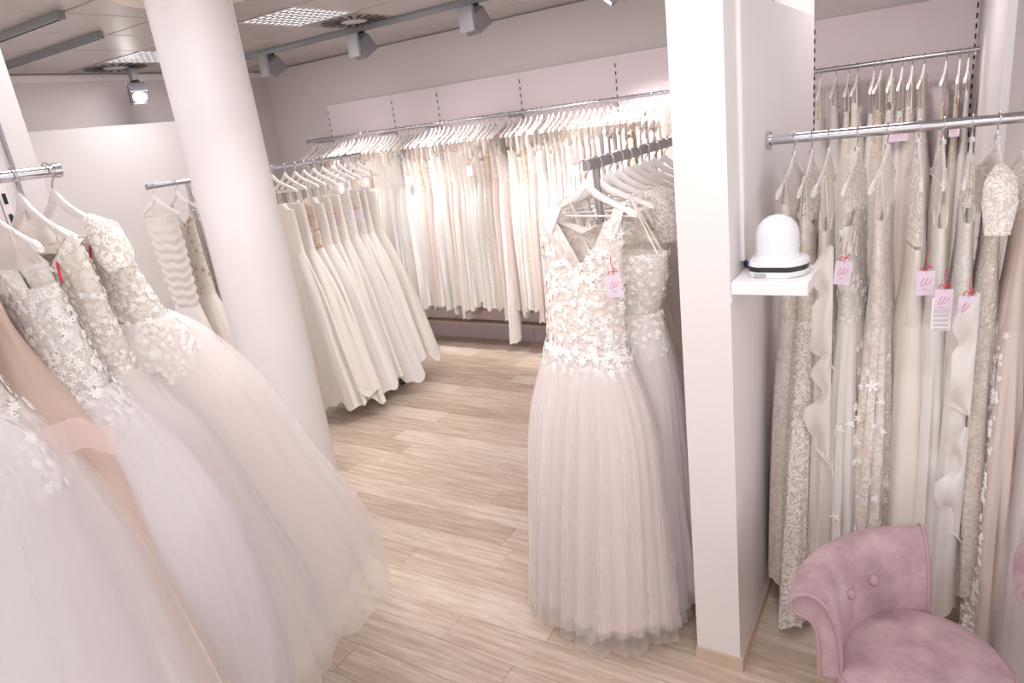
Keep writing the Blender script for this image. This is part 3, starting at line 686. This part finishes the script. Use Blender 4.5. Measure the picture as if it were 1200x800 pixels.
for q, (y, s_, ex) in enumerate(rack):
    o = dict(seed=300 + q * 13, rows=22, cols=60, top=.3, waist=.7, hem=RK.uniform(.12, .28), a=(.15, .13, RK.uniform(.3, .4)), b=(.026, .05, RK.uniform(.09, .15)), fold=.06, k=RK.choice([5, 6, 7]), hemwave=.045, shift=(RK.uniform(.1, .26), RK.uniform(-.02, .02)), wshift=(.03, 0), su=.13, flare=.42)
    o.update(ex)
    if q > 9: o['hem'] += .13
    if q == 0: o.update(shift=(.16, -.12), b=(.07, .06, .14))
    ob = dress(KX, y, RK.uniform(-.16, .08), KZ, s_, 'gowns on the rolling rack', o)
    if q in (5, 7, 10, 8): price_tag(ob, (.12, -.06, 1.72 - .04 * (q % 2)), .4)
    hanger(KX, y, KZ, RK.uniform(-.1, .05), 'white hanger carrying the ' + s_.split(',')[0].split(' at the')[0], 'white hangers on the rolling rack')

# ------------------------------------------------------------------ blush gowns on the steel rack by the partition
mid = [
    (2.49, -.12, 'blush tulle ball gown with lace bodice at the front of the rack', dict(bm='lace_blush', skm='lining_pink', top=.25, waist=.73, neck='deepv', a=(.19, .185, .36), b=(.06, .10, .27), hem=.12, fold=.034, tshift=(-.03, -.02), wshift=(-.05, -.03), k=22, cols=150, rows=44, brows=22, bflowers=520, fsize=.016, fm='applique', strap='lace', sw=.055, su=.15, over=.07, oflowers=260,
        tulle=(('tulle_blush', .015, .03, 34, .014), ('tulle_soft', .035, .075, 26, .02)), shift=(-.07, -.04), flare=.55, tags=(((.16, -.12, 1.70), .5, False, -.06),))),
    (2.60, .08, 'ivory strapless lace gown folded behind the blush ball gown', dict(bm='lace_ivory', skm='blush', top=.36, waist=.62, neck='flat', a=(.17, .13, .28), b=(.06, .06, .17), hem=.16, tshift=(.12, -.06), wshift=(.10, -.02), shift=(.08, -.02), bflowers=160, strap='thin', over=.1, cols=110, rows=34, k=20, fold=.02, tulle=(('tulle_white', .02, .03, 24, .016),))),
    (2.72, .02, 'champagne lace gown third from the front of the steel rack', dict(bm='lace_nude', skm='nude', top=.28, waist=.7, a=(.17, .14, .31), b=(.02, .05, .14), tshift=(.06, 0), wshift=(.06, 0), shift=(.05, .05), bflowers=90, strap='lace', sleeve=.2, hflowers=40, hf0=.1, tulle=(('tulle_white', .02, .03, 24, .016),), cols=90, k=16)),
    (2.83, -.03, 'ivory gown with lace cap sleeves fourth on the steel rack', dict(bm='lace_ivory', skm='chiffon_ivory', strap='lace', sleeve=.22, tshift=(.05, 0))),
    (2.93, .03, 'cream lace gown fifth on the steel rack', dict(bm='lace_nude', skm='chiffon_cream', strap='wide', tshift=(.05, 0))),
    (3.03, .0, 'pale blush gown sixth on the steel rack', dict(bm='lace_blush', skm='blush', strap='thin')),
    (3.15, -.02, 'ivory satin gown seventh on the steel rack', dict(bm='satin_ivory', skm='satin_ivory', strap='wide')),
    (3.28, .02, 'champagne gown eighth on the steel rack', dict(bm='champagne', skm='nude', strap='thin')),
    (3.42, .0, 'beaded cream gown farthest back on the steel rack', dict(bm='lace_gold', skm='chiffon_cream', strap='lace')),
]
for q, (y, rz, s_, ex) in enumerate(mid):
    o = dict(seed=500 + q * 17, rows=24, cols=64, top=.3, waist=.68, hem=.2, a=(.16, .14, .33), b=(.026, .045, .08), fold=.02, k=12, hemwave=.015, su=.13, shift=(.03, 0)); o.update(ex)
    dress(MX, y, rz, MZ, s_, 'gowns on the steel rack', o)
    hanger(MX, y, MZ, rz + (-.12 if q == 0 else .05 * (q % 3)), 'white hanger carrying the ' + s_.split(' at the front')[0].split(' folded')[0], 'white hangers on the steel rack')

# ------------------------------------------------------------------ lace gowns on the right-hand rail
right = [
    (-.5, 'nude lace gown closest to the partition, behind the white device', dict(bm='lace_nude', skm='lace_blush', hem=.14, a=(.17, .12, .2), b=(.026, 0.043, 0.057), neck='v', strap='lace')),
    (-.435, 'nude gown with scalloped floral lace hem beside the partition', dict(bm='lace_nude', skm='nude', hem=.12, a=(.16, .12, .33), b=(.026, .045, .055), fold=.03, k=11, hflowers=800, hf0=.35, hsize=.010, strap='lace', neck='v', tulle=(('lace_sheer', .02, .07, 13, .03),))),
    (-.375, 'ivory gown with sheer ruffled overlay, third from the partition', dict(bm='chiffon_ivory', skm='chiffon_ivory', hem=.3, a=(.15, .12, .26), b=(.026, 0.043, 0.062), ruffle=1, strap='thin')),
    (-.275, 'fitted white lace gown behind the first lilac tag', dict(bm='lace_white', skm='satin_white', hem=.2, a=(.16, .13, .24), b=(.026, 0.044, 0.062), strap='thin', bflowers=200, hflowers=120, hf0=0, tags=(((-.23, -.02, 1.66), -1.35, False, .1),))),
    (-.175, 'blush beaded lace gown beside the fitted white lace gown', dict(bm='lace_blush', skm='lace_blush', hem=.22, a=(.16, .13, .22), b=(.026, 0.044, 0.058), strap='thin', hflowers=250, hf0=.1)),
    (-.075, 'plain ivory crepe gown with a straight neckline and red ribbon tag', dict(bm='satin_ivory', skm='satin_ivory', hem=.18, a=(.15, .13, .24), b=(.026, 0.048, 0.062), neck='flat', top=.42, strap='thin', tags=(((-.22, -.02, 1.62), -1.6, False, 0),), k=9, fold=.026)),
    (.0, 'smooth white crepe gown with lilac tag and printed white card', dict(bm='satin_white', skm='satin_white', hem=.2, a=(.16, .13, .24), b=(.026, 0.044, 0.060), strap='thin', tags=(((-.24, -.01, 1.56), -1.5, True, 0),), k=9, fold=.026)),
    (.085, 'white gown with lace corner and draped chiffon ruffle, largest tag', dict(bm='lace_white', skm='satin_white', hem=.22, a=(.16, .14, .25), b=(.026, 0.044, 0.060), strap='thin', ruffle=2, tags=(((-.25, -.01, 1.54), -1.5, False, .04),), k=9, fold=.026)),
    (.16, 'heavily beaded silver lace gown right of the tagged gowns', dict(bm='lace_beaded', skm='lace_beaded', hem=.3, a=(.17, .14, .23), b=(.026, 0.046, 0.057), strap='lace', sleeve=.2, bflowers=300, fm='pearl', fsize=.006)),
    (.245, 'blush gown edged with white scalloped lace trim', dict(bm='blush', skm='blush', hem=.14, a=(.16, .14, .32), b=(.026, 0.048, 0.072), strap='thin', neck='v', hflowers=300, hf0=0, hj=(38, 46), hsize=.013)),
    (.36, 'full pale tulle gown with beaded bodice at the right edge', dict(bm='lace_beaded', skm='lining_pink', hem=.1, a=(.17, .15, .42), b=(.025, .05, .11), strap='thin', neck='sweet', bflowers=350, fm='pearl', fsize=.007, tulle=(('tulle_blush', .015, .02, 26, .014), ('tulle_soft', .03, .05, 18, .016)), cols=90, rows=30, k=16, fold=.018)),
    (.50, 'last ivory lace gown at the right end of the thick rail', dict(bm='lace_ivory', skm='lace_white', hem=.14, a=(.17, .15, .36), b=(.05, .05, .08), strap='lace')),
]
RW = random.Random(3)
for q, (x, s_, ex) in enumerate(right):
    o = dict(seed=700 + q * 19, rows=34, cols=96, brows=12, top=.27 + .05 * (q * 7 % 4) / 3, waist=.72, fold=.034, k=13, yoke=('illusion', 'lace_sheer')[q % 2], hemwave=.03, su=.13, shift=(-.02, 0), flare=.5); o.update(ex)
    rz = PI / 2 + RW.uniform(-.14, .14)
    o['b'] = (o['b'][0], o['b'][1] + .006, o['b'][2] + .016)
    ob = dress(x, RR_Y, rz, RR_Z, s_, 'gowns on the right-hand rail', o)
    if ex.get('ruffle'):
        rf = random.Random(q); x_ = -.24
        for part in range(2):
            rings = []; z0 = 1.72 - .42 * part if ex['ruffle'] == 1 else 1.55 - .5 * part
            for i in range(40):
                t_ = i / 39; wd = .10 * math.sin(PI * min(1, t_ * .97 + .03)) ** .6 * (.75 + .25 * math.sin(11 * t_ + part))
                rings.append([(x_ - .035 * u * math.sin(13 * t_ + part) - .012 * math.sin(2 * PI * u), -.045 + wd * u + .016 * u * math.sin(17 * t_), z0 - .48 * t_ - .05 * u * abs(math.sin(6.5 * t_))) for u in [k / 10 for k in range(11)]])
            b_ = B().loft(rings, closed=False); b_.build('ruffle', 'chiffon_ivory' if ex['ruffle'] == 1 else 'chiffon_white', ob)
    hanger(x, RR_Y, RR_Z, rz + RW.uniform(-.1, .12), 'clear hanger with the ' + s_.split(' closest')[0].split(' beside')[0].split(' behind')[0].split(',')[0].split(' right of')[0].split(' at the')[0], 'clear hangers on the right-hand rail', 'clear')

# ------------------------------------------------------------------ big tulle gowns on the near left rail (paths are offsets from the hook)
def edge_path(hook, wz, hz, pts):
    """pts: (z, right edge y, centre x, half width x, half width y) -> skirt keys"""
    out = []
    for z, ye, xc, a, b in pts:
        t_ = (z - wz) / (hz - wz); out.append((t_, xc - LX, ye - b - hook - .02 * t_, a - .03 * t_, b - .03 * t_, .004 + .026 * t_))
    return out
left = [
    (1.055, .47, .50, [(1.77, 1.34, -2.2, .17, .17), (1.55, 1.50, -2.22, .21, .24), (1.17, 1.69, -2.26, .24, .32), (.78, 1.88, -2.28, .26, .38), (.50, 1.93, -2.28, .27, .40)],
     'ivory lace gown with cap sleeves and long tulle skirt, beside the column', dict(bm='lace_ivory', skm='lining_pink', top=.19, neck='v', a=(.18, .14, .3), b=(.05, .08, .3), strap='lace', sleeve=.14, wshift=(.06, .08), tshift=(.05, .01), bflowers=450, fsize=.010, over=.09, oflowers=420)),
    (.965, .60, .46, [(1.62, 1.16, -2.14, .17, .16), (1.5, 1.24, -2.15, .2, .2), (1.17, 1.37, -2.18, .24, .26), (.75, 1.51, -2.2, .27, .31), (.46, 1.53, -2.2, .28, .32)],
     'blush tulle gown with pointed lace bodice, second on the near rail', dict(bm='lace_ivory', skm='lining_pink', top=.23, neck='v2', a=(.18, .13, .3), b=(.05, .08, .3), strap='thin', yoke='illusion', wshift=(.06, .04), tshift=(.05, .0), bflowers=450, fsize=.010)),
    (.86, .60, .44, [(1.6, 1.06, -2.1, .19, .17), (1.25, 1.18, -2.08, .29, .27), (.78, 1.26, -2.12, .31, .31), (.44, 1.24, -2.15, .31, .31)],
     'white gown with scalloped lace bodice and wide tulle skirt, third on the near rail', dict(bm='lace_white', skm='lining_white', top=.25, neck='sweet', a=(.18, .15, .3), b=(.06, .09, .3), strap='thin', yoke='illusion', wshift=(.10, .02), tshift=(.06, .0), bflowers=700, fsize=.011, over=.1, oflowers=500)),
    (.755, .52, .24, [(1.63, .88, -2.06, .18, .12), (1.36, .92, -2.04, .24, .16), (.68, .98, -2.0, .34, .22), (.24, 1.02, -2.0, .38, .26)],
     'champagne peach satin gown with a floating sheer ribbon', dict(bm='champagne', skm='champagne', top=.3, neck='flat', a=(.17, .14, .3), b=(.03, .08, .3), strap='thin', wshift=(.10, .0), k=12)),
    (.65, .55, .2, [(1.63, .77, -2.02, .2, .13), (1.36, .84, -1.99, .26, .18), (.78, .91, -1.95, .34, .25), (.2, .95, -1.93, .4, .29)],
     'rosy tulle gown with white lace flowers near its hem', dict(bm='lace_blush', skm='lining_white', top=.3, neck='sweet', a=(.17, .15, .3), b=(.03, .08, .3), strap='thin', wshift=(.12, .0), bflowers=300, over=.16, oflowers=300, hflowers=90, hf0=.68, hf1=.86, hj=(19, 34), hsize=.02, hoff=.062)),
    (.50, .50, .12, [(1.71, .68, -1.96, .2, .15), (1.49, .71, -1.94, .25, .2), (1.2, .72, -1.92, .3, .24), (.82, .74, -1.9, .36, .28), (.12, .78, -1.88, .44, .32)],
     'voluminous bright white tulle gown nearest the camera on the left', dict(bm='lace_white', skm='lining_white', top=.3, neck='sweet', a=(.17, .16, .3), b=(.03, .1, .3), strap='thin', wshift=(.16, .0), tshift=(.06, 0), bflowers=500, fsize=.013, over=.12, oflowers=400)),
]
for q, (y, wst, hz, epts, s_, ex) in enumerate(left):
    o = dict(seed=900 + q * 23, rows=48, cols=150, brows=22, k=13, hemwave=.03, su=.13, them=.045, bfold=.003, waist=wst, hem=hz, path=edge_path(y, LZ - wst, hz, epts))
    wt = q in (2, 5)
    if q != 3: o['tulle'] = (('tulle_rose' if q == 4 else 'tulle_white' if wt else 'tulle_blush', .02, .03, 20, .02), ('tulle_soft', .065, .06, 15, .03))
    if q == 0: o['tulle'] = (o['tulle'][0], ('tulle_soft', .10, .07, 13, .034))
    o.update(ex)
    ob = dress(LX, y, 0., LZ, s_, 'tulle gowns on the near left rail', o)
    hanger(LX, y, LZ, (.06, -.04, .02, 0, .03, 0)[q], 'white hanger carrying the ' + s_.split(',')[0].split(' with')[0] + (' nearest the column' if q == 0 else ''), 'white hangers on the near left rail')
    if q in (0, 1):
        for px in ((.155, -.02, 2.12),): B().tube([px, (px[0] + .012, px[1] - .02, px[2] - .045), (px[0] + .03, px[1] - .03, px[2] - .085)], .004, 6).build('red_ribbon', 'ribbon_red', ob)
    if q == 3:
        rings = []
        for i in range(24):
            t_ = i / 23; rings.append([(.37 + .05 * t_, -.13 + .22 * t_ + .03 * math.sin(5 * t_), 1.72 + .03 * math.sin(3 * t_) - .085 * u - .05 * t_) for u in (0, .33, .66, 1)])
        B().loft(rings, closed=False).build('sheer_ribbon', 'organza', ob)

# ------------------------------------------------------------------ shelf and device on the partition
t = thing('wall_shelf', 'thick white floating shelf on the side of the partition', 'shelf', (-.6, 2.46, 1.635))
B().bbox(.0005, .25, -.13, .13, 0, .045, .003).build('board', 'board_white', t, False)
B().box(.0005, .004, -.128, .128, -.03, 0).build('wall_plate', 'board_white', t, False)
t = thing('dome_device', 'white dome-shaped device with a black band on the shelf', 'device', (-.472, 2.475, 1.681))
base = [(.105 * math.cos(a), .105 * math.sin(a)) for a in [2 * PI * k / 40 for k in range(40)]]
clip = lambda k: [(max(-.085, x * k), max(-.09, y * k)) for x, y in base]
ring = lambda k, z: [(x, y, z) for x, y in clip(k)]
B().loft([ring(.96, 0), ring(1, .004), ring(1, .02)], True, True).build('foot', 'device_white', t)
B().loft([ring(.985, .02), ring(.985, .038)], True, True).build('black_band', 'device_black', t)
B().loft([ring(1, .038), ring(1, .046), ring(.95, .054), ring(.8, .058)], True, True).build('upper_ring', 'device_white', t)
B().lathe([(.083, .056), (.076, .062), (.073, .075), (.073, .125), (.07, .15), (.062, .17), (.048, .187), (.03, .198), (.012, .203), (.001, .204)], 48).build('dome', 'device_white', t)
B().box(-.06, -.02, -.0915, -.0895, .003, .017).build('rating_label', 'device_grey', t, False)
B().box(.0726, .074, -.012, .004, .066, .09).build('side_label', 'device_grey', t, False)
o = B().tube([(-.572 + .472, .02, .03), (-.11, .03, .022), (-.118, .045, .02), (-.122, .05, .04)], .006, 8).build('power_cable', 'cable_blue', t)
o = B().tube([(-.09, .0, .03), (-.105, .02, .012), (-.12, .04, .012), (-.122, .045, .05)], .0045, 8).build('power_cable', 'cable_black', t)
t = thing('cable_duct', 'narrow white cable duct running up the partition above the shelf', 'cable duct', (-.6, 2.5, 1.72))
B().box(.0005, .014, -.016, .016, 0, 1.5).build('cover', 'board_white', t, False)
B().box(.0005, .01, -.019, .019, .0, 1.5).build('base_profile', 'wall_white', t, False)

# ------------------------------------------------------------------ velvet chairs
def chair(x, y, rz, label):
    t = thing('velvet_chair', label, 'chair', (x, y, 0), rz, 'pink velvet chairs')      # faces local +x
    R_ = .268
    b_ = B().lathe([(R_ * .93, .21), (R_ * .985, .22), (R_, .26), (R_ * 1.015, .34), (R_, .405), (R_ * .985, .418)], 56, cap1=False)
    b_.build('seat_base', 'velvet_pink', t)
    B().lathe([(R_ * .985, .416), (R_ * .975, .43), (R_ * .93, .447), (R_ * .8, .46), (R_ * .55, .468), (R_ * .25, .471), (.001, .472)], 56, cap0=False).build('seat_cushion', 'velvet_pink', t)
    B().tube([(R_ * .995 * math.cos(2 * PI * k / 72), R_ * .995 * math.sin(2 * PI * k / 72), .42) for k in range(72)], .0065, 8, closed=True).build('seat_piping', 'velvet_piping', t)
    prof = [(0, .40), (.002, .50), (.012, .58), (.03, .65), (.055, .705), (.085, .737), (.118, .748), (.148, .738), (.166, .712), (.164, .683), (.146, .662), (.118, .652), (.098, .636), (.084, .60), (.076, .54), (.072, .46), (.07, .40)]
    pin = .36; half = math.radians(40); N = 36; rings = []
    ends = []
    for k in range(N + 1):
        a = PI - half + 2 * half * k / N
        bulge = 1 - .06 * (abs(2 * k / N - 1) ** 2)
        hgt = .93
        ring = [(.16 + (pin + d * bulge) * math.cos(a), (pin + d * bulge) * math.sin(a), .40 + (z - .40) * hgt) for d, z in prof]
        rings.append(ring)
        if k in (0, N): ends.append(ring)
    bk = B().loft(rings, True, True).build('backrest', 'velvet_pink', t)
    for e in ends:
        B().tube(e, .0075, 8).build('piping', 'velvet_piping', bk)
    for da in (-.16, .16):
        a = PI + da; rr = pin + .016; z = .6
        bt = B().lathe([(.019, -.004), (.019, .003), (.014, .009), (.006, .011), (.001, .0115)], 20).build('button', 'velvet_piping', bk)
        bt.location = (.16 + rr * math.cos(a), rr * math.sin(a), z); bt.rotation_euler = Vector((-math.cos(a), -math.sin(a), .35)).to_track_quat('Z', 'Y').to_euler()
    for a in (PI / 4, 3 * PI / 4, 5 * PI / 4, 7 * PI / 4):
        B().tube([(.2 * math.cos(a), .2 * math.sin(a), .22), (.235 * math.cos(a), .235 * math.sin(a), 0)], [.022, .012], 14).build('leg', 'wood_leg', t)
    return t
chair(.03, 2.15, math.radians(-31), 'dusty pink velvet chair with buttoned curved back, in front of the lace gowns')
chair(.66, 2.455, math.radians(-31), 'second pink velvet chair cut off at the right edge')
